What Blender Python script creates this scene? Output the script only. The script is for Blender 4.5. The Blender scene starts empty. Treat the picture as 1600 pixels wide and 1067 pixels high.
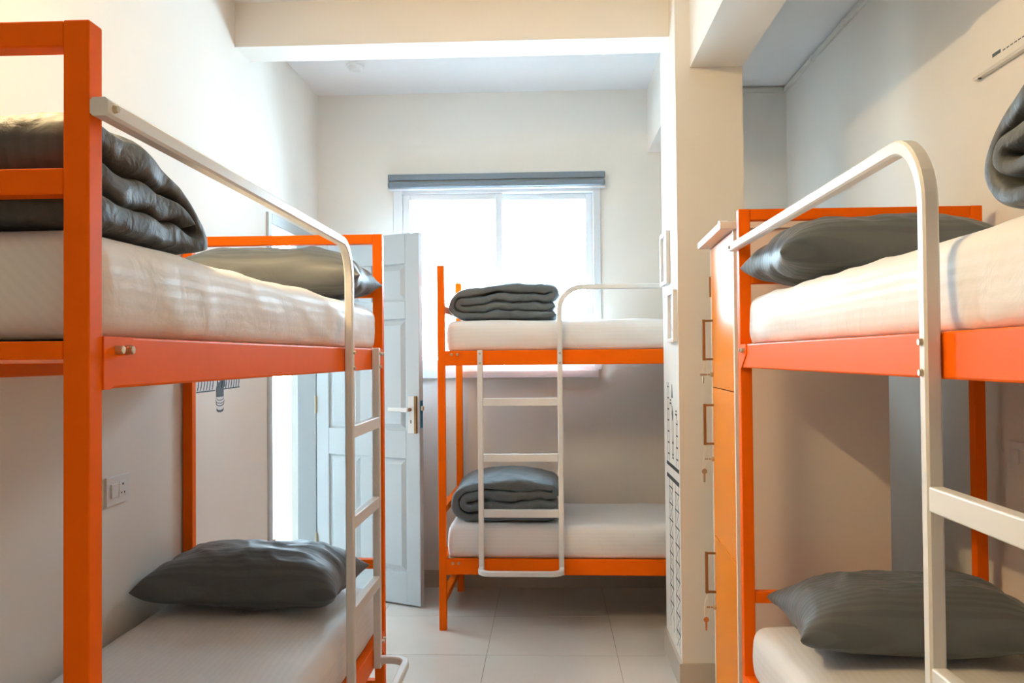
import bpy, bmesh, math, random
from mathutils import Vector, Matrix, noise
random.seed(7)
S = bpy.context.scene
COL = S.collection

# ------------------------------------------------------------------ camera
F_PX, YAW, PITCH, ROLL, EYE = 1363.1, 0.04225, 0.01779, -0.00864, 1.37
fw = Vector((-math.sin(YAW)*math.cos(PITCH), math.cos(YAW)*math.cos(PITCH), math.sin(PITCH)))
rt = Vector((math.cos(YAW), math.sin(YAW), 0)); up = rt.cross(fw)
r2 = rt*math.cos(ROLL) + up*math.sin(ROLL); u2 = up*math.cos(ROLL) - rt*math.sin(ROLL)
cd = bpy.data.cameras.new('camera'); cd.sensor_width = 36; cd.lens = F_PX*36/1600
cd.clip_start = 0.05; cd.clip_end = 200
camera = bpy.data.objects.new('camera', cd); COL.objects.link(camera)
camera.matrix_world = Matrix(((r2.x, u2.x, -fw.x, 0), (r2.y, u2.y, -fw.y, 0), (r2.z, u2.z, -fw.z, EYE), (0, 0, 0, 1)))
S.camera = camera

# ------------------------------------------------------------------ sky, portals, exposure
world = bpy.data.worlds.new('sky'); S.world = world; world.use_nodes = True
bg = world.node_tree.nodes['Background']
bg.inputs['Color'].default_value = (0.60, 0.82, 1.0, 1)
bg.inputs['Strength'].default_value = 20.0
def portal(name, loc, direction, sx, sy):
    l = bpy.data.lights.new(name, 'AREA'); l.shape = 'RECTANGLE'; l.size = sx; l.size_y = sy
    l.cycles.is_portal = True
    o = bpy.data.objects.new(name, l); COL.objects.link(o); o.location = loc
    o.rotation_euler = Vector(direction).to_track_quat('-Z', 'Y').to_euler()
portal('window_portal', (-0.30, 5.43, 1.83), (0, -1, 0), 1.25, 1.08)
portal('door_portal', (-1.56, 4.70, 1.03), (1, 0, 0), 0.80, 2.05)
TUBE_POWER = 178.0
vs = S.view_settings
vs.view_transform = 'Standard'; vs.look = 'None'; vs.gamma = 1.0; vs.exposure = 1.43; vs.use_curve_mapping = False

# ------------------------------------------------------------------ materials
def nodes_of(m):
    m.use_nodes = True
    return m.node_tree.nodes, m.node_tree.links, m.node_tree.nodes['Principled BSDF']
def plain(name, col, rough=0.5, metal=0.0, spec=0.5, noise_amt=0.04, noise_scale=6.0, bump=0.0, bump_scale=200.0, coat=0.0):
    m = bpy.data.materials.new(name); n, l, b = nodes_of(m)
    b.inputs['Roughness'].default_value = rough; b.inputs['Metallic'].default_value = metal
    b.inputs['Specular IOR Level'].default_value = spec
    if coat: b.inputs['Coat Weight'].default_value = coat
    tc = n.new('ShaderNodeTexCoord'); nz = n.new('ShaderNodeTexNoise'); nz.inputs['Scale'].default_value = noise_scale
    nz.inputs['Detail'].default_value = 4
    l.new(tc.outputs['Object'], nz.inputs['Vector'])
    mx = n.new('ShaderNodeMix'); mx.data_type = 'RGBA'
    mx.inputs['A'].default_value = (*[c*(1-noise_amt) for c in col], 1)
    mx.inputs['B'].default_value = (*[min(1, c*(1+noise_amt)) for c in col], 1)
    l.new(nz.outputs['Fac'], mx.inputs['Factor']); l.new(mx.outputs['Result'], b.inputs['Base Color'])
    if bump:
        n2 = n.new('ShaderNodeTexNoise'); n2.inputs['Scale'].default_value = bump_scale; n2.inputs['Detail'].default_value = 3
        l.new(tc.outputs['Object'], n2.inputs['Vector'])
        bp = n.new('ShaderNodeBump'); bp.inputs['Strength'].default_value = bump; bp.inputs['Distance'].default_value = 0.002
        l.new(n2.outputs['Fac'], bp.inputs['Height']); l.new(bp.outputs['Normal'], b.inputs['Normal'])
    return m
def striped(name, c1, c2, period, rough1, rough2, axis='SUM', sheen=0.0, bump=0.25):
    """woven satin-stripe cotton: bands of duller and shinier weave"""
    m = bpy.data.materials.new(name); n, l, b = nodes_of(m)
    tc = n.new('ShaderNodeTexCoord'); sp = n.new('ShaderNodeSeparateXYZ'); l.new(tc.outputs['Object'], sp.inputs['Vector'])
    ad = n.new('ShaderNodeMath'); ad.operation = 'ADD'
    l.new(sp.outputs['Y'], ad.inputs[0])
    if axis == 'SUM': l.new(sp.outputs['Z'], ad.inputs[1])
    else: ad.inputs[1].default_value = 0
    mu = n.new('ShaderNodeMath'); mu.operation = 'MULTIPLY'; mu.inputs[1].default_value = 2*math.pi/period
    l.new(ad.outputs[0], mu.inputs[0])
    si = n.new('ShaderNodeMath'); si.operation = 'SINE'; l.new(mu.outputs[0], si.inputs[0])
    mr = n.new('ShaderNodeMapRange'); mr.inputs['From Min'].default_value = -0.35; mr.inputs['From Max'].default_value = 0.35
    l.new(si.outputs[0], mr.inputs['Value'])
    mx = n.new('ShaderNodeMix'); mx.data_type = 'RGBA'
    mx.inputs['A'].default_value = (*c1, 1); mx.inputs['B'].default_value = (*c2, 1)
    l.new(mr.outputs[0], mx.inputs['Factor']); l.new(mx.outputs['Result'], b.inputs['Base Color'])
    mr2 = n.new('ShaderNodeMapRange'); mr2.inputs['To Min'].default_value = rough1; mr2.inputs['To Max'].default_value = rough2
    l.new(mr.outputs[0], mr2.inputs['Value']); l.new(mr2.outputs[0], b.inputs['Roughness'])
    b.inputs['Sheen Weight'].default_value = sheen; b.inputs['Sheen Roughness'].default_value = 0.4
    nz = n.new('ShaderNodeTexNoise'); nz.inputs['Scale'].default_value = 14; nz.inputs['Detail'].default_value = 6
    nz.inputs['Distortion'].default_value = 0.6
    l.new(tc.outputs['Object'], nz.inputs['Vector'])
    bp = n.new('ShaderNodeBump'); bp.inputs['Strength'].default_value = bump; bp.inputs['Distance'].default_value = 0.012
    l.new(nz.outputs['Fac'], bp.inputs['Height']); l.new(bp.outputs['Normal'], b.inputs['Normal'])
    return m
M = {}
M['wall'] = plain('painted_plaster', (0.86, 0.81, 0.74), 0.75, spec=0.3, noise_amt=0.015, bump=0.08, bump_scale=150)
M['ceiling'] = plain('ceiling_paint', (0.88, 0.88, 0.88), 0.8, spec=0.2, noise_amt=0.01)
M['tile'] = plain('beige_floor_tile', (0.74, 0.68, 0.61), 0.22, noise_amt=0.06, noise_scale=3)
M['grout'] = plain('tile_grout', (0.33, 0.28, 0.23), 0.8)
M['skirt'] = plain('skirting_tile', (0.50, 0.43, 0.36), 0.3, noise_amt=0.04)
M['orange'] = plain('orange_enamel', (0.95, 0.148, 0.0), 0.50, spec=0.10, noise_amt=0.05, noise_scale=25, bump=0.05, bump_scale=300)
M['white_metal'] = plain('cream_enamel', (0.80, 0.79, 0.765), 0.35, noise_amt=0.02, bump=0.08, bump_scale=260)
M['bolt'] = plain('zinc_bolt', (0.55, 0.47, 0.33), 0.35, metal=0.9)
M['sheet'] = striped('white_satin_stripe_sheet', (0.805, 0.79, 0.78), (0.825, 0.81, 0.80), 0.020, 0.65, 0.55, bump=0.22)
M['grey'] = striped('charcoal_satin_stripe_cotton', (0.092, 0.103, 0.110), (0.106, 0.118, 0.126), 0.02, 0.60, 0.48, axis='Y', sheen=0.12, bump=0.3)
M['duvet'] = striped('charcoal_duvet_cotton', (0.090, 0.113, 0.127), (0.095, 0.119, 0.133), 0.02, 0.62, 0.55, axis='Y', sheen=0.15, bump=0.9)  # window bunk copy, cool window light put into the colour
M['duvet_warm_shade'] = striped('warm_shade_charcoal_duvet_cotton', (0.060, 0.064, 0.062), (0.064, 0.068, 0.066), 0.02, 0.62, 0.55, axis='Y', sheen=0.10, bump=0.9)  # same duvet cotton; darker, warmer light on side bunks put into its colour
M['door'] = plain('door_gloss_paint', (0.53, 0.565, 0.585), 0.35, noise_amt=0.015)
M['frame'] = plain('door_frame_paint', (0.50, 0.54, 0.56), 0.4, noise_amt=0.02)
M['upvc'] = plain('white_window_frame', (0.70, 0.71, 0.72), 0.3, noise_amt=0.01)
M['pelmet'] = plain('slate_blind_fabric', (0.19, 0.23, 0.27), 0.6, noise_amt=0.10, noise_scale=40)
M['locker'] = plain('amber_laminate', (0.97, 0.28, 0.0), 0.30, spec=0.25, noise_amt=0.02)
M['carcass'] = plain('cream_laminate', (0.84, 0.76, 0.70), 0.45, noise_amt=0.01)
M['brown_metal'] = plain('bronze_handle', (0.30, 0.16, 0.06), 0.35, metal=0.7)
M['key'] = plain('nickel_key', (0.42, 0.38, 0.32), 0.35, metal=0.8)
M['copper'] = plain('copper_key', (0.55, 0.22, 0.08), 0.35, metal=0.6)
M['string'] = plain('cotton_string', (0.8, 0.72, 0.55), 0.8)
M['plastic'] = plain('white_plastic', (0.80, 0.79, 0.77), 0.35, noise_amt=0.01)
M['hole'] = plain('dark_socket_hole', (0.03, 0.03, 0.03), 0.6)
M['ink'] = plain('black_mural_paint', (0.025, 0.025, 0.025), 0.7)
M['inkgrey'] = plain('slate_mural_paint', (0.09, 0.115, 0.13), 0.7)
M['inkpale'] = plain('thin_grey_mural_line', (0.30, 0.30, 0.30), 0.7)
M['muralwhite'] = plain('white_mural_paint', (0.74, 0.74, 0.73), 0.7)
M['mural_panel'] = plain('off_white_pillar_paint', (0.80, 0.75, 0.68), 0.6, noise_amt=0.01)
M['picture'] = plain('pink_print', (0.72, 0.50, 0.46), 0.5, noise_amt=0.3, noise_scale=20)
M['blue_tape'] = plain('blue_film', (0.02, 0.16, 0.32), 0.4)
M['trunk'] = plain('cable_trunking_plastic', (0.76, 0.72, 0.65), 0.5)
M['deck'] = plain('plywood_deck', (0.42, 0.30, 0.19), 0.7, noise_amt=0.15, noise_scale=12)
M['parapet'] = plain('balcony_paint', (0.34, 0.29, 0.21), 0.8, noise_amt=0.03)
M['concrete'] = plain('balcony_floor', (0.33, 0.32, 0.30), 0.8)
def glass():
    m = bpy.data.materials.new('window_glass'); m.use_nodes = True
    n, l = m.node_tree.nodes, m.node_tree.links
    n.remove(n['Principled BSDF'])
    t = n.new('ShaderNodeBsdfTransparent'); t.inputs['Color'].default_value = (0.95, 0.97, 0.97, 1)
    g = n.new('ShaderNodeBsdfGlossy'); g.inputs['Roughness'].default_value = 0.02
    fr = n.new('ShaderNodeFresnel'); fr.inputs['IOR'].default_value = 1.35
    mx = n.new('ShaderNodeMixShader'); l.new(fr.outputs[0], mx.inputs[0]); l.new(t.outputs[0], mx.inputs[1]); l.new(g.outputs[0], mx.inputs[2])
    l.new(mx.outputs[0], n['Material Output'].inputs['Surface'])
    return m
M['glass'] = glass()
def emit(name, col, strength):
    m = bpy.data.materials.new(name); n, l, b = nodes_of(m)
    b.inputs['Emission Color'].default_value = (*col, 1); b.inputs['Emission Strength'].default_value = strength
    return m
M['tube'] = emit('warm_tube_glow', (1.0, 0.73, 0.38), TUBE_POWER)

# ------------------------------------------------------------------ helpers
def box(bm, x0, x1, y0, y1, z0, z1):
    vs_ = [bm.verts.new((x, y, z)) for x in (x0, x1) for y in (y0, y1) for z in (z0, z1)]
    for f in ((0, 1, 3, 2), (4, 6, 7, 5), (0, 4, 5, 1), (2, 3, 7, 6), (0, 2, 6, 4), (1, 5, 7, 3)):
        bm.faces.new([vs_[i] for i in f])
    return vs_
def link(name, me, mat, parent=None, smooth=False):
    me.materials.append(M[mat]) if mat and not me.materials else None
    o = bpy.data.objects.new(name, me); COL.objects.link(o)
    if parent is not None: o.parent = parent
    if smooth:
        for p in me.polygons: p.use_smooth = True
    return o
def mk(name, bm, mat, parent=None, bevel=0.0, seg=2, smooth=False):
    bmesh.ops.recalc_face_normals(bm, faces=bm.faces)
    if bevel:
        bmesh.ops.bevel(bm, geom=list(bm.edges), offset=bevel, segments=seg, profile=0.5, affect='EDGES', clamp_overlap=True)
    me = bpy.data.meshes.new(name); bm.to_mesh(me); bm.free()
    return link(name, me, mat, parent, smooth)
def bx(name, mat, parent, x0, x1, y0, y1, z0, z1, bevel=0.0, seg=2):
    bm = bmesh.new(); box(bm, min(x0, x1), max(x0, x1), min(y0, y1), max(y0, y1), z0, z1)
    return mk(name, bm, mat, parent, bevel, seg)
def poly(name, mat, parent, pts, normal, thick):
    """a flat outline with a little thickness"""
    bm = bmesh.new(); nv = Vector(normal)*thick
    a = [bm.verts.new(Vector(p)) for p in pts]; b = [bm.verts.new(Vector(p)+nv) for p in pts]
    bm.faces.new(a); bm.faces.new(b[::-1])
    for i in range(len(a)):
        j = (i+1) % len(a); bm.faces.new((a[i], a[j], b[j], b[i]))
    return mk(name, bm, mat, parent)
def cyl(bm, p0, p1, r0, r1=None, n=14, cap=True):
    r1 = r0 if r1 is None else r1
    p0, p1 = Vector(p0), Vector(p1); d = (p1-p0).normalized()
    a = d.orthogonal().normalized(); b = d.cross(a)
    A = [bm.verts.new(p0+(a*math.cos(t)+b*math.sin(t))*r0) for t in [2*math.pi*i/n for i in range(n)]]
    B = [bm.verts.new(p1+(a*math.cos(t)+b*math.sin(t))*r1) for t in [2*math.pi*i/n for i in range(n)]]
    for i in range(n):
        j = (i+1) % n; bm.faces.new((A[i], A[j], B[j], B[i]))
    if cap: bm.faces.new(A[::-1]); bm.faces.new(B)
def tube_round(bm, pts, r, n=6):
    prev = None; pts = [Vector(p) for p in pts]
    for i, p in enumerate(pts):
        d = (pts[min(i+1, len(pts)-1)]-pts[max(i-1, 0)]).normalized()
        a = d.cross(Vector((0.31, 0.77, 0.11))).normalized(); b = d.cross(a)
        ring = [bm.verts.new(p+(a*math.cos(2*math.pi*k/n)+b*math.sin(2*math.pi*k/n))*r) for k in range(n)]
        if prev:
            for k in range(n): bm.faces.new((prev[k], prev[(k+1) % n], ring[(k+1) % n], ring[k]))
        else: bm.faces.new(ring[::-1])
        prev = ring
    bm.faces.new(prev)
def sweep_square(bm, path, w, nrm, ch=0.004):
    """square tube with softened corners along a planar path; nrm = plane normal"""
    nrm = Vector(nrm).normalized(); path = [Vector(p) for p in path]; prev = None; h = w/2
    sec = [(-h+ch, -h), (h-ch, -h), (h, -h+ch), (h, h-ch), (h-ch, h), (-h+ch, h), (-h, h-ch), (-h, -h+ch)]
    for i, p in enumerate(path):
        d0 = (p-path[i-1]).normalized() if i else None
        d1 = (path[i+1]-p).normalized() if i < len(path)-1 else None
        d = ((d0 or d1)+(d1 or d0)).normalized(); s = d.cross(nrm)
        k = 1.0/max(0.5, d.dot(d1 or d0))
        ring = [bm.verts.new(p+s*a*k+nrm*b) for a, b in sec]
        if prev:
            for q in range(8): bm.faces.new((prev[q], prev[(q+1) % 8], ring[(q+1) % 8], ring[q]))
        else: bm.faces.new(ring[::-1])
        prev = ring
    bm.faces.new(prev)
def empty(name, loc=(0, 0, 0), rz=0.0):
    o = bpy.data.objects.new(name, None); COL.objects.link(o); o.location = loc; o.rotation_euler = (0, 0, rz)
    o.empty_display_size = 0.1
    return o
def tag(o, label, cat, group=None):
    o['label'] = label; o['category'] = cat
    if group: o['group'] = group
    return o
def struct(o, label=None, cat=None):
    o['kind'] = 'structure'
    if label: o['label'] = label
    if cat: o['category'] = cat
    return o

# ------------------------------------------------------------------ room shell
XL, XR, YB, YF, ZC = -1.39, 1.42, 5.215, -1.6, 2.964
T = 0.15
# floor: base slab with 60 cm tiles laid on it
fl = bx('floor', 'grout', None, XL-T, XR+T, YF-T, YB+T, -0.12, -0.003)
struct(fl, 'glossy beige tiled floor', 'floor')
tile_cache = {}
def tile(x0, x1, y0, y1):
    key = (round(x1-x0, 3), round(y1-y0, 3)); g = 0.0012
    if key not in tile_cache:
        bm = bmesh.new(); box(bm, g, key[0]-g, g, key[1]-g, -0.003, 0.0)
        bmesh.ops.recalc_face_normals(bm, faces=bm.faces)
        tile_cache[key] = bpy.data.meshes.new('tile'); bm.to_mesh(tile_cache[key]); bm.free()
    o = link('tile', tile_cache[key], 'tile', fl); o.location = (x0, y0, 0)
xs = [XL, -0.9, -0.3, 0.3, 0.9, XR]
ys = [YF] + [4.03-0.6*k for k in range(12, 0, -1)] + [4.03, 4.63, YB]
ys = sorted(set(round(y, 3) for y in ys if y >= YF))
for i in range(len(xs)-1):
    for j in range(len(ys)-1): tile(xs[i], xs[i+1], ys[j], ys[j+1])
struct(bx('ceiling', 'ceiling', None, XL-T, XR+T, YF-T, YB+T, ZC, ZC+0.15), 'white painted ceiling', 'ceiling')
DY0, DY1, DZ = 4.246, 5.15, 2.10          # door opening in the left wall
bm = bmesh.new()
box(bm, XL-T, XL, YF-T, DY0, 0, ZC); box(bm, XL-T, XL, DY0, DY1, DZ, ZC); box(bm, XL-T, XL, DY1, YB+T, 0, ZC)
struct(mk('wall_left', bm, 'wall'), 'cream left wall with the doorway', 'wall')
WX0, WX1, WZ0, WZ1 = -0.93, 0.315, 1.29, 2.40
bm = bmesh.new()
box(bm, XL, WX0, YB, YB+0.2, 0, ZC); box(bm, WX1, XR, YB, YB+0.2, 0, ZC)
box(bm, WX0, WX1, YB, YB+0.2, 0, WZ0); box(bm, WX0, WX1, YB, YB+0.2, WZ1, ZC)
struct(mk('wall_back', bm, 'wall'), 'cream back wall with the bright window', 'wall')
struct(bx('wall_right', 'wall', None, XR, XR+T, YF-T, YB+0.2, 0, ZC), 'cream right wall behind the right bunk bed', 'wall')
struct(bx('wall_front', 'wall', None, XL, XR, YF-T, YF, 0, ZC), 'cream wall behind the viewer', 'wall')
PX0, PX1, PY0, PY1 = 0.537, 0.814, 3.645, 4.12
struct(bx('wall_pillar', 'mural_panel', None, PX0, PX1, PY0, PY1, 0, ZC), 'cream square pillar beside the lockers', 'pillar')
struct(bx('trim_1', 'wall', None, XL, PX0, 3.82, 4.02, 2.765, ZC), 'cream ceiling beam crossing from the left wall to the pillar', 'beam')
struct(bx('trim_2', 'wall', None, 0.598, PX1, YF, PY0, 2.57, ZC), 'cream ceiling beam running from the pillar towards the viewer', 'beam')
struct(bx('trim_3', 'wall', None, 0.60, PX1, PY1, YB, 2.585, ZC), 'short ceiling beam between pillar and back wall', 'beam')
H0 = 0.103
struct(bx('baseboard_back', 'skirt', None, XL, XR, YB-0.012, YB, 0, H0), 'beige tile skirting under the window', 'baseboard')
struct(bx('baseboard_left', 'skirt', None, XL, XL+0.012, YF, DY0-0.02, 0, H0), 'beige tile skirting along the left wall', 'baseboard')
struct(bx('baseboard_right', 'skirt', None, XR-0.012, XR, YF, YB-0.012, 0, H0), 'beige tile skirting along the right wall', 'baseboard')
bm = bmesh.new()
box(bm, PX0-0.012, PX0, PY0-0.012, PY1, 0, H0); box(bm, PX0, PX1, PY0-0.012, PY0, 0, H0)
struct(mk('baseboard_pillar', bm, 'skirt'), 'beige tile skirting around the pillar', 'baseboard')
# balcony beyond the door, plus added light blockers
struct(bx('floor_balcony', 'concrete', None, -2.75, XL-T, 2.0, 16.0, -0.12, -0.01), 'balcony floor outside the door', 'floor')
struct(bx('wall_balcony', 'parapet', None, -2.75, -2.6, 6.6, 16.0, -0.01, 1.086), 'low pale balcony wall seen through the doorway', 'wall')
struct(bx('wall_light_block', 'concrete', None, -2.75, -2.6, 2.0, 6.6, -0.01, 2.62), 'added unseen wall keeping sky light off the open door', 'wall')  # added out of view so less sky light reaches the door leaf
struct(bx('wall_light_block_end', 'concrete', None, -2.75, XL-T, 1.85, 2.0, -0.01, 2.62), 'added unseen end wall shading the open door', 'wall')  # added out of view, closes the open end that lit the door
struct(bx('ceiling_light_block', 'concrete', None, -2.9, XL-T, 2.0, 16.0, 2.62, 2.75), 'added slab over the balcony cutting sky light on the door', 'ceiling')  # added overhead to dim the daylight on the door

# ------------------------------------------------------------------ window
win = struct(empty('window_1', (0, YB, 0)), 'white sliding window with two panes blown out by daylight', 'window')
a, b, c, d = WX0, WX1, WZ0, WZ1
for n_, q in (('jamb', (a, a+0.055, c, d)), ('jamb', (b-0.045, b, c, d)), ('head', (a+0.055, b-0.045, d-0.045, d)), ('track', (a+0.055, b-0.045, c, c+0.03))):
    bx(n_, 'upvc', win, q[0], q[1], -0.012, 0.10, q[2], q[3], 0.003)
def sash(x0, x1, y0, sw):
    s = bx('sash', 'upvc', win, x0, x0+sw, y0, y0+0.028, c+0.03, d-0.045, 0.003)
    for q in ((x1-sw, x1, c+0.03, d-0.045), (x0+sw, x1-sw, c+0.03, c+0.065), (x0+sw, x1-sw, d-0.08, d-0.045)):
        bx('sash_bar', 'upvc', s, q[0], q[1], y0, y0+0.028, q[2], q[3], 0.003)
    bx('pane', 'glass', s, x0+sw, x1-sw, y0+0.012, y0+0.016, c+0.065, d-0.08)
sash(a+0.055, -0.272, 0.010, 0.042); sash(-0.312, b-0.045, 0.050, 0.042)
bx('sill', 'upvc', win, a-0.02, b-0.02, -0.035, 0.0, c-0.045, c, 0.004)
bx('sash_lock', 'plastic', win, b-0.10, b-0.085, -0.004, 0.05, 1.60, 1.66, 0.003)
# roller blind cassette
bl = tag(empty('roller_blind', (-0.305, YB, 2.42)), 'slate grey roller blind cassette mounted above the window', 'blind')
bx('cassette', 'pelmet', bl, -0.645, 0.645, -0.075, 0.0, 0.004, 0.042, 0.006)
bx('fabric_roll', 'pelmet', bl, -0.645, 0.645, -0.082, -0.01, -0.040, -0.002, 0.010)
bx('back_plate', 'upvc', bl, -0.648, 0.648, -0.06, -0.002, -0.046, 0.048, 0.002)

# ------------------------------------------------------------------ door
df = struct(empty('trim_4', (XL, 0, 0)), 'grey door frame in the left wall', 'door frame')
bx('jamb', 'frame', df, -0.10, 0.012, DY0, DY0+0.055, 0, DZ, 0.004)
bx('jamb', 'frame', df, -0.10, 0.012, DY1-0.045, DY1, 0, DZ, 0.004)
bx('head', 'frame', df, -0.10, 0.012, DY0+0.055, DY1-0.045, DZ-0.055, DZ, 0.004)
bx('strike_plate', 'bolt', df, -0.045, -0.02, DY0+0.055, DY0+0.058, 1.00, 1.16)
bx('door_catch', 'bolt', df, 0.0, 0.022, DY0+0.05, DY0+0.066, 0.45, 0.475, 0.002)
hx, hy, fx, fy = -1.372, 5.095, -0.712, 4.762
LW = math.hypot(fx-hx, fy-hy); ang = math.atan2(fy-hy, fx-hx)
dr = struct(empty('door_1', (hx, hy, 0), ang), 'pale grey six panel door standing open into the room', 'door')
TH = 0.036; z0, z1 = 0.01, 2.062
bx('core', 'door', dr, 0.02, LW-0.02, 0.014, TH-0.014, z0+0.02, z1-0.02)
st = 0.092; midw = 0.085; cx = LW/2
cols = ((st, cx-midw/2), (cx+midw/2, LW-st)); rows = ((0.183, 0.815), (0.967, 1.587), (1.687, 1.894))
bx('stile', 'door', dr, 0, st, 0, TH, z0, z1, 0.003); bx('stile', 'door', dr, LW-st, LW, 0, TH, z0, z1, 0.003)
rz_ = [(z0, rows[0][0]), (rows[0][1], rows[1][0]), (rows[1][1], rows[2][0]), (rows[2][1], z1)]
for q in rz_: bx('rail', 'door', dr, st, LW-st, 0, TH, q[0], q[1], 0.003)
for q in rows: bx('muntin', 'door', dr, cx-midw/2, cx+midw/2, 0, TH, q[0], q[1], 0.003)
for q in rows:
    for (s0, s1) in cols:
        bm = bmesh.new(); i0, i1 = 0.008, 0.036
        for side in (0, 1):
            y_a, y_b = (0.0145, 0.003) if side == 0 else (TH-0.0145, TH-0.003)
            A = [bm.verts.new(p) for p in ((s0+i0, y_a, q[0]+i0), (s1-i0, y_a, q[0]+i0), (s1-i0, y_a, q[1]-i0), (s0+i0, y_a, q[1]-i0))]
            B = [bm.verts.new(p) for p in ((s0+i1, y_b, q[0]+i1), (s1-i1, y_b, q[0]+i1), (s1-i1, y_b, q[1]-i1), (s0+i1, y_b, q[1]-i1))]
            bm.faces.new(B)
            for k in range(4): bm.faces.new((A[k], A[(k+1) % 4], B[(k+1) % 4], B[k]))
            bm.faces.new(A[::-1])
        mk('panel', bm, 'door', dr)
hd = empty('door_handle', (0, 0, 0)); hd.parent = dr
hp = bx('handle_plate', 'plastic', dr, LW-0.072, LW-0.030, -0.010, 0.0, 0.955, 1.160, 0.003)
bm = bmesh.new(); cyl(bm, (LW-0.055, -0.010, 1.085), (LW-0.055, -0.052, 1.085), 0.010)
mk('spindle', bm, 'brown_metal', hp, smooth=False)
bx('lever', 'plastic', hp, LW-0.175, LW-0.042, -0.058, -0.044, 1.074, 1.096, 0.004)
bx('keyhole', 'hole', hp, LW-0.054, LW-0.048, -0.0108, -0.0098, 1.010, 1.028)
bpy.data.objects.remove(hd)
bx('edge_guard', 'brown_metal', dr, LW-0.030, LW-0.014, -0.012, 0.0, 0.955, 1.160, 0.002)
lk = bx('lock_plate', 'blue_tape', dr, LW, LW+0.0025, 0.006, TH-0.008, 0.985, 1.135)
bx('latch_bolt', 'bolt', lk, LW+0.002, LW+0.014, 0.010, 0.024, 1.080, 1.105, 0.002)
for hz in (0.25, 1.05, 1.85):
    bm = bmesh.new(); cyl(bm, (0.0, -0.006, hz), (0.0, -0.006, hz+0.10), 0.007); mk('hinge', bm, 'bolt', dr)

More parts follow.
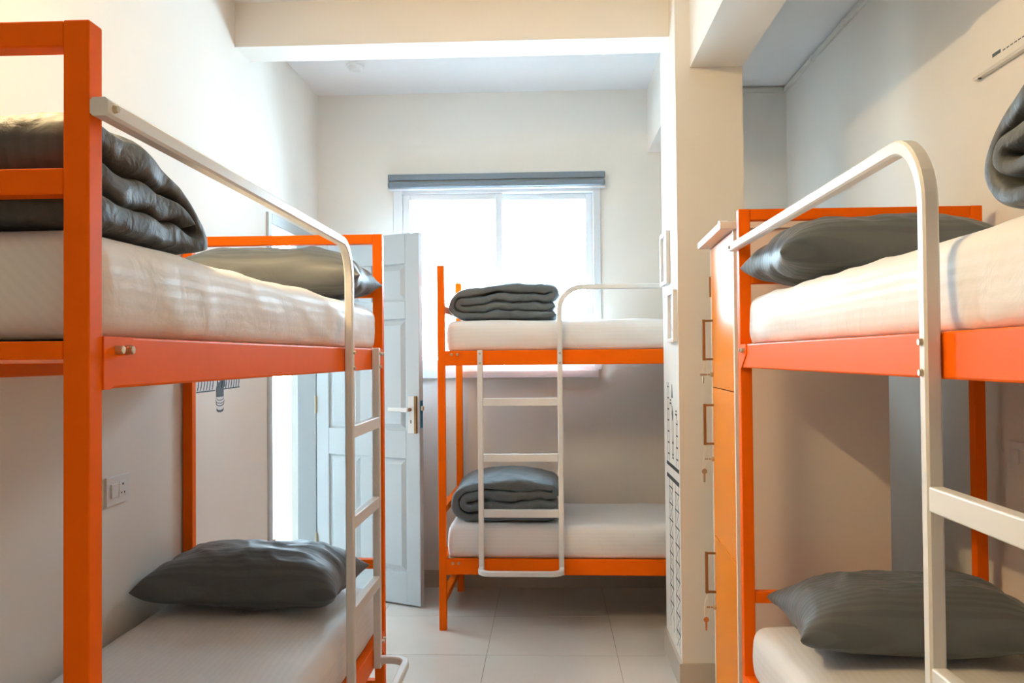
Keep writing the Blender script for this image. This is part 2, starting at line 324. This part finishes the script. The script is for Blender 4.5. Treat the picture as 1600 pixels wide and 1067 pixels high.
# ------------------------------------------------------------------ bunk beds
PW = 0.0364; BW = 0.7614; BH = 1.836
ZU1, ZU0, ZL1, ZL0 = 1.404, 1.330, 0.357, 0.280
def make_bed(name, loc, rz, L, flip, lad, label):
    """local frame: x runs along the bed from its ladder end, v across from the aisle side, z up"""
    root = tag(empty(name, loc, rz), label, 'bunk bed', 'orange steel bunk beds')
    sg = -1 if flip else 1
    def B(nm, mat, u0, u1, v0, v1, za, zb, bev=0.0025, par=root):
        return bx(nm, mat, par, u0, u1, sg*v0, sg*v1, za, zb, bev)
    w = PW
    for u0 in (0, L-w):
        for v0 in (0, BW-w):
            B('post', 'orange', u0, u0+w, v0, v0+w, 0, BH)
        for nm, za, zb in (('headboard_top_rail', BH-w, BH), ('headboard_rail', 1.597, 1.633), ('upper_end_rail', 1.372, 1.397),
                           ('lower_headboard_rail', 0.584, 0.619), ('lower_end_rail', 0.330, 0.356), ('floor_stretcher', 0.135, 0.170)):
            B(nm, 'orange', u0+0.0008, u0+w-0.0008, w, BW-w, za+(0 if za < 1.8 else 0), zb-(0 if zb < BH else 0.0005))
    for (za, zb, nm) in ((ZU0, ZU1, 'upper_side_rail'), (ZL0, ZL1, 'lower_side_rail')):
        fr = B(nm, 'orange', w, L-w, 0.001, 0.033, za, zb, 0.004)
        bz0, bz1 = (1.330, 1.364) if za > 1 else (za+0.03, zb-0.01)
        B(nm, 'orange', w, L-w, BW-0.033, BW-0.001, bz0, bz1, 0.003)
        for (ua, ub) in ((w-0.001, w+0.085), (L-w+0.001, L-w-0.085)):
            # welded trapezoid bracket, bolted through the rail
            k = 1 if ub > ua else -1
            pts = [(ua, sg*0.001, za-0.001), (ua, sg*0.001, zb), (ub, sg*0.001, zb), (ub, sg*0.001, zb-0.032), (ua+k*0.02, sg*0.001, za-0.001)]
            br = poly('bracket', 'orange', root, pts, (0, -sg, 0), 0.0035)
            for du in (0.036, 0.066):
                bm = bmesh.new(); cyl(bm, (ua+k*du, -sg*0.002, zb-0.019), (ua+k*du, -sg*0.013, zb-0.019), 0.0075, 0.0065, 6)
                mk('bolt', bm, 'bolt', br, 0.001)
    B('deck_board', 'deck', w, L-w, 0.034, BW-0.034, 1.386, 1.398, 0)
    B('deck_board', 'deck', w, L-w, 0.034, BW-0.034, 0.340, 0.352, 0)
    # ladder with guard rail in one bent tube
    t = 0.0255; vm = -(t/2+0.0005); u0, u1 = lad; r = 0.115; zg = 1.7165; zb = 0.286
    path = [(L-0.001, zg), (u1+r, zg)] + [(u1+r-r*math.sin(k*math.pi/20), zg-r+r*math.cos(k*math.pi/20)) for k in range(1, 11)] + [(u1, zb)]
    bm = bmesh.new(); sweep_square(bm, [(p[0], sg*vm, p[1]) for p in path], t, (0, 1, 0))
    g = mk('guard_rail', bm, 'white_metal', root)
    leg = B('ladder_leg', 'white_metal', u0-t/2, u0+t/2, vm-t/2, vm+t/2, zb, ZU1+0.002, 0.003)
    for z in (1.145, 0.867, 0.590): B('rung', 'white_metal', u0+t/2, u1-t/2, vm-t/2+0.0006, vm+t/2-0.0006, z-0.0195, z+0.0195, 0.003)
    rr = 0.055; vo = vm-0.105; zs = 0.315
    path = [(u0, vm-t/2+0.002), (u0, vo+rr)] + [(u0+rr-rr*math.cos(k*math.pi/16), vo+rr-rr*math.sin(k*math.pi/16)) for k in range(1, 9)]
    path += [(u1-rr+rr*math.sin(k*math.pi/16), vo+rr-rr*math.cos(k*math.pi/16)) for k in range(0, 9)] + [(u1, vm-t/2+0.002)]
    bm = bmesh.new(); sweep_square(bm, [(p[0], sg*p[1], zs) for p in path], t, (0, 0, 1)); mk('foot_step', bm, 'white_metal', root)
    def bolt(u, z, par):
        bm = bmesh.new(); cyl(bm, (u, sg*(vm-t/2+0.001), z), (u, sg*(vm-t/2-0.006), z), 0.0065, 0.005, 8); mk('bolt', bm, 'bolt', par)
    for z in (1.388, 1.340): bolt(u0, z, leg); bolt(u1, z, g)
    bolt(u0, 0.298, leg); bolt(L-0.018, zg, g)
    return root
LA, LB, LC = 2.122, 1.955, 2.071
bedA = ((-0.6225, 1.1563+LA, 0), -math.pi/2, LA, True)
bedB = ((-0.5627, 4.384, 0), -0.0203, LB, False)
bedC = ((0.6086, 2.8408-LC, 0), math.pi/2, LC, True)
make_bed('bunk_bed', *bedA, (0.225, 0.633), 'orange steel bunk bed along the left wall with cream ladder')
make_bed('bunk_bed', *bedB, (0.217, 0.617), 'orange steel bunk bed standing across the room under the window')
make_bed('bunk_bed', *bedC, (0.22, 0.62), 'orange steel bunk bed on the right beside the orange locker')
def place(o, bed, u, v, z, rz=0.0):
    (loc, r, L, flip) = bed
    vv = -v if flip else v
    o.location = (loc[0]+u*math.cos(r)-vv*math.sin(r), loc[1]+u*math.sin(r)+vv*math.cos(r), z)
    o.rotation_euler = (0, 0, r+rz)

# ------------------------------------------------------------------ mattresses in fitted sheets
def mattress(bed, zb, h, seed, label):
    L = bed[2]-2*PW-0.012; W = BW-0.064; r = 0.035
    bm = bmesh.new(); nu, nv, nz = 64, 26, 8
    def P(u, v, z):
        x, y, q = (u-0.5)*L, (v-0.5)*W, z*h
        cx_, cy_, cz = max(-L/2+r, min(L/2-r, x)), max(-W/2+r, min(W/2-r, y)), max(r*0.6, min(h-r, q))
        d = Vector((x-cx_, y-cy_, q-cz)); p = Vector((cx_, cy_, cz))
        if d.length > 1e-6: p += d.normalized()*min(r, max(abs(d.x), abs(d.y), abs(d.z)))
        return p
    vert = {}
    def V(i, j, k):
        key = (i, j, k)
        if key not in vert:
            p = P(i/nu, j/nv, k/nz)
            s = Vector((p.x*2.2+seed*7, p.y*5, p.z*9+seed))
            n1 = noise.fractal(s, 1.0, 2.0, 4); n2 = noise.noise(Vector((p.x*5+seed, p.y*3+p.z*4, seed*3.1)))
            rid = (1-abs(noise.noise(Vector((p.x*3.1+p.y*5.3+seed, p.y*4.0-p.x*1.7, p.z*7+seed)))))**7
            on_top = k == nz
            out = Vector((0, 0, 0))
            if on_top: out.z = 0.004*n1+0.007*rid+0.004*n2
            else:
                bulge = 0.010*math.sin(math.pi*min(1, max(0, k/nz)))
                if j in (0, nv): out.y = (-1 if j == 0 else 1)*(bulge+0.004*n1+0.005*rid+0.003*n2)
                if i in (0, nu): out.x = (-1 if i == 0 else 1)*(bulge*0.5+0.004*n1)
            if k == 0: out = Vector((0, (0.004*n1 if j in (0, nv) else 0), 0))
            vert[key] = bm.verts.new(p+out)
        return vert[key]
    for i in range(nu):
        for j in range(nv):
            bm.faces.new((V(i, j, nz), V(i+1, j, nz), V(i+1, j+1, nz), V(i, j+1, nz))); bm.faces.new((V(i, j, 0), V(i, j+1, 0), V(i+1, j+1, 0), V(i+1, j, 0)))
    for k in range(nz):
        for i in range(nu):
            for j in (0, nv): bm.faces.new((V(i, j, k), V(i+1, j, k), V(i+1, j, k+1), V(i, j, k+1)))
        for j in range(nv):
            for i in (0, nu): bm.faces.new((V(i, j, k), V(i, j+1, k), V(i, j+1, k+1), V(i, j, k+1)))
    o = mk('mattress', bm, 'sheet', smooth=True)
    place(o, bed, bed[2]/2, BW/2-0.004, zb)
    md = o.modifiers.new('soft', 'SUBSURF'); md.levels = md.render_levels = 1
    return tag(o, label, 'mattress', 'mattresses in white striped sheets')
HU, HL = 1.560-1.399, 0.522-0.353
mattress(bedA, 1.399, HU, 1, 'white sheeted mattress on the upper bunk at the left')
mattress(bedA, 0.353, HL, 2, 'white striped mattress on the lower bunk at the left')
mattress(bedB, 1.399, HU-0.004, 3, 'white sheeted mattress on the upper bunk by the window')
mattress(bedB, 0.353, HL, 4, 'white sheeted mattress on the lower bunk below the window')
mattress(bedC, 1.399, HU-0.002, 5, 'white striped mattress on the upper bunk at the right')
mattress(bedC, 0.353, HL, 6, 'white striped mattress on the lower bunk at the right')

# ------------------------------------------------------------------ pillows
def pillow(bed, u, v, z, rz, seed, label, a=0.35, b=0.215, t=0.098, tilt=0.0):
    n, m_ = 56, 40; bm = bmesh.new(); rings = []
    def h(s, q): return max(0.0, (1-abs(s)**3.4))**0.55*max(0.0, (1-abs(q)**3.0))**0.52
    for side in (1, -1):
        g = []
        for i in range(n+1):
            row = []
            for j in range(m_+1):
                s, q = -1+2*i/n, -1+2*j/m_
                s = math.sin(s*math.pi/2)*0.55+s*0.45; q = math.sin(q*math.pi/2)*0.55+q*0.45
                x = a*s*(1-0.10*(1-q*q)*abs(s)**3); y = b*q*(1-0.12*(1-s*s)*abs(q)**3)
                hh = h(s, q)
                zz = t*(1.18*hh if side == 1 else -0.72*hh**0.8)
                # folds running in from the corners and the short ends
                e = max(0, abs(s)-0.45)/0.55
                ph = math.atan2(q, 1.6-abs(s))*9+seed+noise.noise(Vector((s*2, q*2, seed)))*2.5
                zz += side*0.011*e*math.sin(ph)*hh**0.5
                zz += side*hh*(0.012*noise.fractal(Vector((s*2.4+seed*3, q*2.0, side+seed)), 1, 2, 3)
                               + 0.010*(1-abs(noise.noise(Vector((s*2.2+q*1.1+seed, q*1.8, seed*2)))))**9)
                if side == -1 and 0 < i < n and 0 < j < m_ and hh < 0.02: pass
                row.append((x, y, zz))
            g.append(row)
        rings.append(g)
    vt = [[bm.verts.new(rings[0][i][j]) for j in range(m_+1)] for i in range(n+1)]
    vb = [[vt[i][j] if i in (0, n) or j in (0, m_) else bm.verts.new(rings[1][i][j]) for j in range(m_+1)] for i in range(n+1)]
    for i in range(n):
        for j in range(m_):
            bm.faces.new((vt[i][j], vt[i+1][j], vt[i+1][j+1], vt[i][j+1])); bm.faces.new((vb[i][j], vb[i][j+1], vb[i+1][j+1], vb[i+1][j]))
    zmin = min(vv.co.z for vv in bm.verts)
    for vv in bm.verts:
        vv.co.z -= zmin
        vv.co.z = max(vv.co.z, 0.006+0.0*vv.co.x) if vv.co.z < 0.006 else vv.co.z
        vv.co.z += tilt*vv.co.y
    o = mk('pillow', bm, 'grey', smooth=True)
    place(o, bed, u, v, z, rz+math.pi/2)
    md = o.modifiers.new('soft', 'SUBSURF'); md.levels = md.render_levels = 1
    return tag(o, label, 'pillow', 'charcoal striped pillows')
pillow(bedA, 0.262, 0.340, 1.565, 0.02, 1.3, 'charcoal pillow on the upper left bunk near the door', t=0.090)
pillow(bedA, 0.275, 0.400, 0.527, -0.05, 2.1, 'charcoal pillow on the lower left bunk against the wall')
pillow(bedC, LC-0.265, 0.350, 1.561, 0.03, 3.7, 'charcoal pillow on the upper right bunk')
pillow(bedC, LC-0.285, 0.405, 0.527, -0.04, 4.9, 'charcoal pillow on the lower right bunk behind the ladder')

# ------------------------------------------------------------------ folded duvets
def duvet(bed, u, v, z, rz, W, D, Ht, seed, label, mirror=False, slope=0.0, dome=0.02, taper=0.0, layers=4, mat='duvet'):
    """a rolled-up fold: one quilt ribbon wound in on itself, seen end-on from the aisle"""
    hl = Ht/layers; t = hl*1.03; r = hl/2; m = layers-1
    def arc(cx_, cz, rad, a0, a1, k):
        return [(cx_+rad*math.cos(a0+(a1-a0)*i/k), cz+rad*math.sin(a0+(a1-a0)*i/k)) for i in range(k+1)]
    X1 = W; R = m*hl/2
    p = [(X1-0.004-(W-R-0.004)*i/14, hl*0.5) for i in range(15)]
    p += arc(R, 0.5*hl+R, R, -math.pi/2, -3*math.pi/2, 18)[1:]
    xe = X1-hl*0.8; ztop = (m+0.5)*hl
    p += [(R+(xe-R)*i/14, ztop) for i in range(1, 15)]
    xi = R*0.95; side = 1; zz = ztop
    for lay in range(m-1):
        if side == 1:
            p += arc(xe, zz-r, r, math.pi/2, -math.pi/2, 10)[1:]; zz -= hl
            p += [(xe-(xe-xi)*i/12, zz) for i in range(1, 13)]
        else:
            p += arc(xi, zz-r, r, math.pi/2, 3*math.pi/2, 10)[1:]; zz -= hl
            p += [(xi+(xe+0.6*hl-xi)*i/12, zz) for i in range(1, 13)]
        side = -side
    q = [Vector((x, 0, zq)) for x, zq in p]; acc = [0]
    for i in range(1, len(q)): acc.append(acc[-1]+(q[i]-q[i-1]).length)
    N = 170; pts = []
    for k in range(N+1):
        s = acc[-1]*k/N; i = 1
        while i < len(acc)-1 and acc[i] < s: i += 1
        f = (s-acc[i-1])/max(1e-9, acc[i]-acc[i-1]); pts.append(q[i-1].lerp(q[i], f))
    nd = 34; bm = bmesh.new(); rows = []
    for d in range(nd+1):
        e = -1+2*d/nd; e = math.copysign(1-(1-abs(e))**1.5, e); y = D/2*e; e = abs(e)
        puff = 0.42+0.58*max(0.0, 1-e**12)**0.5
        top, bot = [], []
        for k in range(N+1):
            c = pts[k]; tn = (pts[min(k+1, N)]-pts[max(k-1, 0)]).normalized(); nn = Vector((-tn.z, 0, tn.x))
            ee = min(k, N-k)/4.0; endf = math.sqrt(max(0.0, 1-(1-min(1, ee))**2))*0.95+0.05
            s = acc[-1]*k/N
            # the quilt edge is not cut straight: it wanders in and out at the open side
            wob = Vector((0, 0.016*noise.noise(Vector((s*3.1+seed, 2.2, seed)))*e*e+0.010*noise.noise(Vector((s*9+seed, y*4, 4.2)))*e, 0))
            for lst, sgn in ((top, 1), (bot, -1)):
                nz_ = noise.noise(Vector((s*3+seed*2, y*3, sgn*3+seed)))
                fine = noise.fractal(Vector((s*11+seed*2, y*9+s*2, sgn*2+seed)), 1, 2, 2)
                rid = (1-abs(noise.noise(Vector((s*8+y*6+seed, y*7-s*4, sgn+seed)))))**5
                edge = e**2*0.0035*noise.noise(Vector((s*22+seed, y*14+s*5, seed*2)))
                hh = t/2*puff*endf*(1+0.26*nz_+0.10*fine)+(0.006*rid-0.002+edge)*endf
                lst.append(c+Vector((0, y, 0))+nn*sgn*hh+wob)
        rows.append([bm.verts.new(x) for x in top]+[bm.verts.new(x) for x in bot[::-1]])
    K = len(rows[0])
    for d in range(nd):
        for k in range(K): bm.faces.new((rows[d][k], rows[d][(k+1) % K], rows[d+1][(k+1) % K], rows[d+1][k]))
    for row in (rows[0], rows[-1]):
        for k in range(N): bm.faces.new((row[k], row[k+1], row[K-2-k], row[K-1-k]))
    for vv in bm.verts:
        c = vv.co; f = max(0.0, min(1.15, c.z/Ht))
        xx = (c.x/W-0.5)*2; yy = c.y/(D/2)
        # the stack sags: inner fold lines wave, the top domes and slumps towards the rolled side
        c.z += 4*f*max(0, 1-f)*(0.022*noise.noise(Vector((c.x*6+seed, c.y*2.5, seed)))+0.011*noise.noise(Vector((c.x*15+seed, c.y*5, 7))))
        c.z += f*dome*(1-xx*xx)*(1-0.5*yy*yy)+f*slope*xx
        if taper: c.z *= 1-taper*max(0.0, min(1.0, (0.25-xx)/1.25))**1.6
        c.x += f*0.014*noise.noise(Vector((c.y*5+seed, c.z*3, c.z*4)))
        c.z = max(c.z, 0.001)
        c.x -= W/2
        if mirror: c.x = -c.x
    o = mk('folded_duvet', bm, mat, smooth=True)
    place(o, bed, u, v, z+0.006, rz)
    md = o.modifiers.new('soft', 'SUBSURF'); md.levels = md.render_levels = 1
    return tag(o, label, 'duvet', 'folded charcoal duvets')
duvet(bedB, 0.335, 0.315, 1.558, 0.0, 0.545, 0.50, 0.160, 1.0, 'folded charcoal duvet on the upper bunk in front of the window', slope=0.016, dome=0.036)
duvet(bedB, 0.338, 0.320, 0.524, 0.02, 0.530, 0.52, 0.185, 2.3, 'folded charcoal duvet on the lower bunk behind the ladder', dome=0.055)
duvet(bedA, LA-0.275, 0.355, 1.562, 0.0, 0.47, 0.62, 0.165, 3.9, 'folded charcoal duvet on the upper left bunk behind the near post', taper=0.5, dome=0.012, layers=3, mat='duvet_warm_shade')
duvet(bedC, 0.310, 0.335, 1.559, 0.0, 0.42, 0.62, 0.185, 5.2, 'folded charcoal duvet on the upper right bunk at the picture edge', mirror=True, taper=0.30, layers=4, mat='duvet_warm_shade')

# ------------------------------------------------------------------ locker
lx, ly, la = 0.622, 2.955, -math.atan2(0.020, 0.53)   # near front corner, slight turn
lk = tag(empty('locker', (lx, ly, 0), la), 'tall locker with three amber doors and cream sides beside the pillar', 'locker')
LD, LWd = 0.50, 0.53; zt = 1.792
bx('side_panel', 'carcass', lk, 0.0, LD, 0.0, 0.018, 0, zt, 0.001)
bx('side_panel', 'carcass', lk, 0.0, LD, LWd-0.018, LWd, 0, zt, 0.001)
bx('back_panel', 'carcass', lk, LD-0.012, LD-0.0005, 0.018, LWd-0.018, 0, zt-0.0005)
bx('shelf', 'carcass', lk, 0.02, LD-0.012, 0.018, LWd-0.018, 0.055, 0.073)
bx('plinth', 'carcass', lk, 0.02, 0.038, 0.018, LWd-0.018, 0, 0.055)
bx('top_board', 'carcass', lk, -0.045, LD+0.01, -0.012, LWd+0.02, zt+0.001, zt+0.026, 0.002)
zs_ = (0.075, 0.668, 1.245, 1.789)
for k in range(3):
    d_ = bx('door', 'locker', lk, 0.0005, 0.018, 0.0195, LWd-0.0195, zs_[k]+0.002, zs_[k+1]-0.002, 0.0012)
    hz = (0.524, 1.10, 1.43)[k]
    hy_ = LWd-0.040
    h_ = bx('handle', 'brown_metal', d_, -0.040, -0.029, hy_-0.008, hy_+0.008, hz-0.080, hz+0.080, 0.001)
    for q in (-0.079, 0.071): bx('handle_arm', 'brown_metal', d_, -0.030, 0.001, hy_-0.005, hy_+0.005, hz+q, hz+q+0.008)
    lz = hz-0.135
    bm = bmesh.new(); cyl(bm, (0.001, hy_, lz), (-0.010, hy_, lz), 0.009); mk('lock', bm, 'bolt', d_)
bx('hinge_plate', 'brown_metal', lk, -0.006, 0.0, LWd-0.014, LWd-0.004, 1.60, 1.68)
Ml = Matrix.Translation((lx, ly, 0)) @ Matrix.Rotation(la, 4, 'Z')
for k, (hz, mt, lab) in enumerate(((0.524, 'copper', 'small copper key hanging at the lowest locker door'), (1.10, 'key', 'small nickel key hanging at the middle locker door'), (1.43, 'key', 'small nickel key in the lock of the top locker door'))):
    lz = hz-0.135; hy_ = LWd-0.040
    kr = tag(empty('locker_key', Ml @ Vector((-0.018, hy_, lz-0.02))), lab, 'key', 'locker keys on strings')
    kr.rotation_euler = (0, 0, la)
    dz = -0.028 if k < 2 else 0.018
    x0 = -0.020
    if k < 2:
        bm = bmesh.new(); cyl(bm, (x0, -0.0015, dz), (x0, 0.0015, dz), 0.0105, n=16); mk('bow', bm, mt, kr)
        bx('blade', mt, kr, x0-0.0038, x0+0.0038, -0.0012, 0.0012, dz-0.042, dz-0.010)
    else:
        bm = bmesh.new(); cyl(bm, (x0, 0.0, -0.014), (x0, 0.0, 0.012), 0.0035, n=8); mk('blade', bm, mt, kr)
        bm = bmesh.new(); cyl(bm, (x0-0.012, 0, 0.02), (x0+0.012, 0, 0.02), 0.004, n=8); mk('bow', bm, mt, kr)
    bm = bmesh.new(); cyl(bm, (-0.018, 0, 0.02), (0.0065, 0, 0.02), 0.003, n=8); mk('key_in_lock', bm, mt, kr)
    bm = bmesh.new()
    tube_round(bm, [(-0.014, 0.0, 0.075), (x0-0.004, 0.002, 0.03), (x0-0.006, 0.004, dz+0.012), (x0-0.001, 0.004, dz+0.006), (-0.004, -0.004, 0.018), (-0.012, -0.002, 0.075)], 0.0013)
    mk('string', bm, 'string', kr)
bm = bmesh.new(); cyl(bm, (0, 0, 0), (0.03, 0, 0), 0.014, n=18)
cyl(bm, (-0.0015, 0, 0.002), (0, 0, 0.002), 0.004, n=10)
cp = mk('tape_roll', bm, 'plastic', None, 0.0015); cp.matrix_world = Matrix.Translation(Ml @ Vector((-0.022, 0.16, zt+0.041)))
tag(cp, 'small white roll lying on top of the locker', 'roll')

# ------------------------------------------------------------------ pictures and paintings
def picture(y0, y1, za, zb, lab):
    f = tag(empty('picture_frame', (PX0, (y0+y1)/2, za)), lab, 'picture', 'small framed pictures on the pillar')
    t = 0.018; bw = 0.016; ya, yb = y0-(y0+y1)/2, y1-(y0+y1)/2; h = zb-za
    for q in ((ya, yb, 0, bw), (ya, yb, h-bw, h), (ya, ya+bw, bw, h-bw), (yb-bw, yb, bw, h-bw)):
        bx('frame_bar', 'plastic', f, -t, 0, q[0], q[1], q[2], q[3], 0.001)
    bx('mount', 'muralwhite', f, -0.005, 0, ya+bw, yb-bw, bw, h-bw)
    bx('print', 'picture', f, -0.006, -0.005, ya+bw+0.03, yb-bw-0.03, bw+0.03, h-bw-0.03)
picture(3.868, 4.075, 1.690, 1.925, 'upper small white picture frame on the pillar side')
picture(3.672, 3.858, 1.428, 1.648, 'lower small white picture frame on the pillar side')
pm = tag(empty('pillar_mural', (PX0, 3.85, 0.1)), 'black line drawing of a tower painted on the pillar side', 'mural')
def ink(y0, y1, za, zb, mat='ink'):
    return bx('brush_stroke', mat, pm, -0.0012, 0.0, y0-3.85, y1-3.85, za-0.1, zb-0.1)
def inkline(ya, za, yb, zb, w, mat='ink'):
    d = Vector((0, yb-ya, zb-za)).normalized(); s = Vector((0, -d.z, d.y))*w/2
    A, B_ = Vector((0, ya-3.85, za-0.1)), Vector((0, yb-3.85, zb-0.1))
    return poly('brush_stroke', mat, pm, [A-s, B_-s, B_+s, A+s], (-1, 0, 0), 0.0012)
ink(3.67, 4.04, 0.876, 0.892); ink(3.67, 4.04, 0.820, 0.838)
for yc, w_, n_ in ((3.735, 0.105, 9), (3.915, 0.10, 8)):
    for e in (-1, 1): inkline(yc+e*w_/2, 0.16, yc+e*w_/2*0.9, 0.818, 0.0016, 'inkpale')
    for k in range(n_):
        zz = 0.785-k*0.073
        ink(yc-w_*0.55, yc+w_*0.55, zz-0.0028, zz+0.0028)
        inkline(yc-w_/2, zz, yc+w_/2, zz-0.073, 0.0016, 'inkpale'); inkline(yc+w_/2, zz, yc-w_/2, zz-0.073, 0.0016, 'inkpale')
for yc, za, zb in ((3.715, 0.90, 1.10), (3.975, 0.90, 1.25)):
    inkline(yc-0.030, za, yc-0.022, zb, 0.0016, 'inkpale'); inkline(yc+0.030, za, yc+0.022, zb, 0.0016, 'inkpale')
    zz = za+0.03
    while zz < zb: ink(yc-0.022, yc+0.022, zz-0.003, zz+0.003); zz += 0.05
for dy in (-0.02, 0.02): inkline(3.84+dy, 0.92, 3.84+dy, 1.13, 0.0016, 'inkpale')
ink(3.83, 3.85, 0.985, 0.995); ink(3.825, 3.855, 0.935, 0.941); ink(3.825, 3.855, 0.920, 0.926)
poly('brush_stroke', 'inkgrey', pm, [(0, 3.83-3.85, 1.085), (0, 3.87-3.85, 1.085), (0, 3.85-3.85, 1.145)], (-1, 0, 0), 0.0012)
poly('brush_stroke', 'inkgrey', pm, [(0, 0.0, 0.985), (0, 0.016, 1.015), (0, 0.0, 1.05), (0, -0.016, 1.015)], (-1, 0, 0), 0.0012)
for yc, zz in ((3.735, 1.115), (3.90, 1.155)):
    ink(yc-0.022, yc+0.022, zz, zz+0.008); ink(yc-0.014, yc+0.014, zz+0.015, zz+0.022); ink(yc-0.020, yc-0.012, zz-0.012, zz)
# painting on the left wall below the bunk rail
wm = tag(empty('wall_mural', (XL, 3.64, 1.15)), 'grey striped bulb drawing painted on the left wall below the bunk rail', 'mural')
def wpoly(pts, mat, t): return poly('brush_stroke', mat, wm, [(0, y-3.64, z-1.15) for y, z in pts], (1, 0, 0), t)
wpoly([(3.385, 1.242), (3.865, 1.246), (3.865, 1.50), (3.385, 1.50)], 'muralwhite', 0.0008)
wpoly([(3.385, 1.238), (3.575, 1.239), (3.575, 1.2445), (3.385, 1.2435)], 'inkgrey', 0.0016)
wpoly([(3.665, 1.242), (3.865, 1.2445), (3.865, 1.249), (3.665, 1.247)], 'inkgrey', 0.0016)
for k in range(16):
    y = 3.40+k*0.03
    if 3.565 < y < 3.675: continue
    wpoly([(y-0.010, 1.246), (y-0.002, 1.246), (y+0.010, 1.272), (y+0.010, 1.49), (y+0.002, 1.49), (y+0.002, 1.275)], 'inkgrey', 0.0014)
wpoly([(3.590, 1.213), (3.670, 1.213), (3.670, 1.250), (3.690, 1.256), (3.690, 1.50), (3.600, 1.50), (3.596, 1.262), (3.588, 1.25)], 'inkgrey', 0.0018)
wpoly([(3.640, 1.250), (3.650, 1.250), (3.664, 1.280), (3.664, 1.50), (3.645, 1.50), (3.645, 1.28)], 'ink', 0.0024)
wpoly([(3.608, 1.275), (3.622, 1.275), (3.630, 1.50), (3.612, 1.50)], 'muralwhite', 0.0024)
wpoly([(3.590, 1.215), (3.672, 1.215), (3.682, 1.200), (3.672, 1.182), (3.668, 1.162), (3.650, 1.154), (3.612, 1.154), (3.596, 1.162), (3.594, 1.182), (3.580, 1.200)], 'muralwhite', 0.0010)
for (zc, w_, dp, th) in ((1.208, 0.038, 0.008, 0.003), (1.199, 0.046, 0.012, 0.003), (1.190, 0.044, 0.013, 0.004), (1.166, 0.037, 0.009, 0.009)):
    ptsT = [(3.632+w_*math.cos(math.pi+math.pi*i/10), zc+dp*math.sin(math.pi+math.pi*i/10)) for i in range(11)]
    wpoly(ptsT+[(y, z-th) for y, z in ptsT[::-1]], 'inkgrey', 0.0018)

# ------------------------------------------------------------------ fittings
def plate(name, x, y0, y1, za, zb, d, lab):
    o = tag(empty(name, (x, (y0+y1)/2, za)), lab, 'switch plate')
    w_, h = (y1-y0)/2, zb-za
    bx('cover', 'plastic', o, 0, d*0.009, -w_, w_, 0, h, 0.0015)
    return o, w_, h
o, w_, h = plate('switch_plate', XL, 2.672, 2.822, 0.912, 1.002, 1, 'white switch and socket plate on the left wall behind the post')
rk = bx('rocker', 'plastic', o, 0.009, 0.014, -w_+0.022, -w_+0.064, 0.024, 0.066, 0.001)
sk = bx('socket', 'plastic', o, 0.009, 0.0105, -w_+0.076, -w_+0.124, 0.020, 0.070, 0.0005)
for yy, zz, r_ in ((0.100, 0.060, 0.0045), (0.090, 0.033, 0.0032), (0.110, 0.033, 0.0032)):
    bm = bmesh.new(); cyl(bm, (0.0100, -w_+yy, zz), (0.0109, -w_+yy, zz), r_, n=10); mk('socket_hole', bm, 'hole', sk)
o, w_, h = plate('switch_plate', XR, 2.60, 2.755, 1.012, 1.100, -1, 'white switch plate on the right wall beyond the ladder')
for k in range(2): bx('rocker', 'plastic', o, -0.013, -0.009, w_-0.030-0.05*k-0.034, w_-0.030-0.05*k, 0.022, 0.066, 0.001)
# slim white panel high on the right wall
pn = tag(empty('wall_panel', (XR, 2.45, 2.27)), 'slim cream panel with small dark lettering high on the right wall', 'panel')
bx('body', 'wall', pn, -0.020, 0, -0.45, 0.47, 0.0, 0.50, 0.004)
bx('bottom_lip', 'trunk', pn, -0.020, -0.002, -0.45, 0.465, -0.008, 0.0, 0.002)
bx('corner_clip', 'hole', pn, -0.019, -0.010, 0.425, 0.433, -0.0105, -0.007)
for (ya, yb, za, zb) in ((0.285, 0.335, 0.026, 0.037),): bx('lettering', 'inkgrey', pn, -0.0206, -0.0196, ya, yb, za, zb)
for k in range(6): bx('lettering', 'inkgrey', pn, -0.0206, -0.0196, 0.272-k*0.022-0.015, 0.272-k*0.022, 0.026, 0.0295)
# cable trunking under the ceiling
ct = tag(empty('cable_trunking', (XR, YB, 2.925)), 'cream cable trunking along the ceiling edge of the right wall', 'trunking')
bx('channel', 'trunk', ct, -0.018, 0, YF-YB, -0.0005, 0.0, 0.026, 0.002)
for y in (-0.55, -1.05, -2.0): bx('clip', 'trunk', ct, -0.021, -0.001, y-0.012, y+0.012, -0.004, 0.029, 0.001)
ct = tag(empty('cable_trunking', (1.1, YB, 2.925)), 'short cream cable trunking above the alcove behind the pillar', 'trunking')
bx('channel', 'trunk', ct, -0.28, 0.301, -0.018, 0, 0.0, 0.024, 0.002)
# smoke detector
sd = tag(empty('smoke_detector', (-1.036, 4.669, ZC)), 'small round white smoke detector on the ceiling near the window', 'smoke detector')
bm = bmesh.new(); cyl(bm, (0, 0, 0), (0, 0, -0.014), 0.050, 0.048, 28); mk('base', bm, 'plastic', sd)
bm = bmesh.new(); cyl(bm, (0, 0, -0.014), (0, 0, -0.032), 0.040, 0.030, 28); mk('sensor_cap', bm, 'plastic', sd)
# tube lamp fixed high on the left wall, above the left bunk and above the frame
tl = tag(empty('tube_light', (XL, 1.62, 2.85)), 'warm tube light fixed high on the left wall', 'lamp')
bx('batten', 'plastic', tl, 0, 0.03, -0.44, 0.44, -0.02, 0.02, 0.003)
bm = bmesh.new(); cyl(bm, (0.055, -0.40, 0), (0.055, 0.40, 0), 0.013, n=12); mk('tube', bm, 'tube', tl)
for y in (-0.41, 0.41): bx('lamp_holder', 'plastic', tl, 0.03, 0.07, y-0.012, y+0.012, -0.018, 0.018, 0.002)
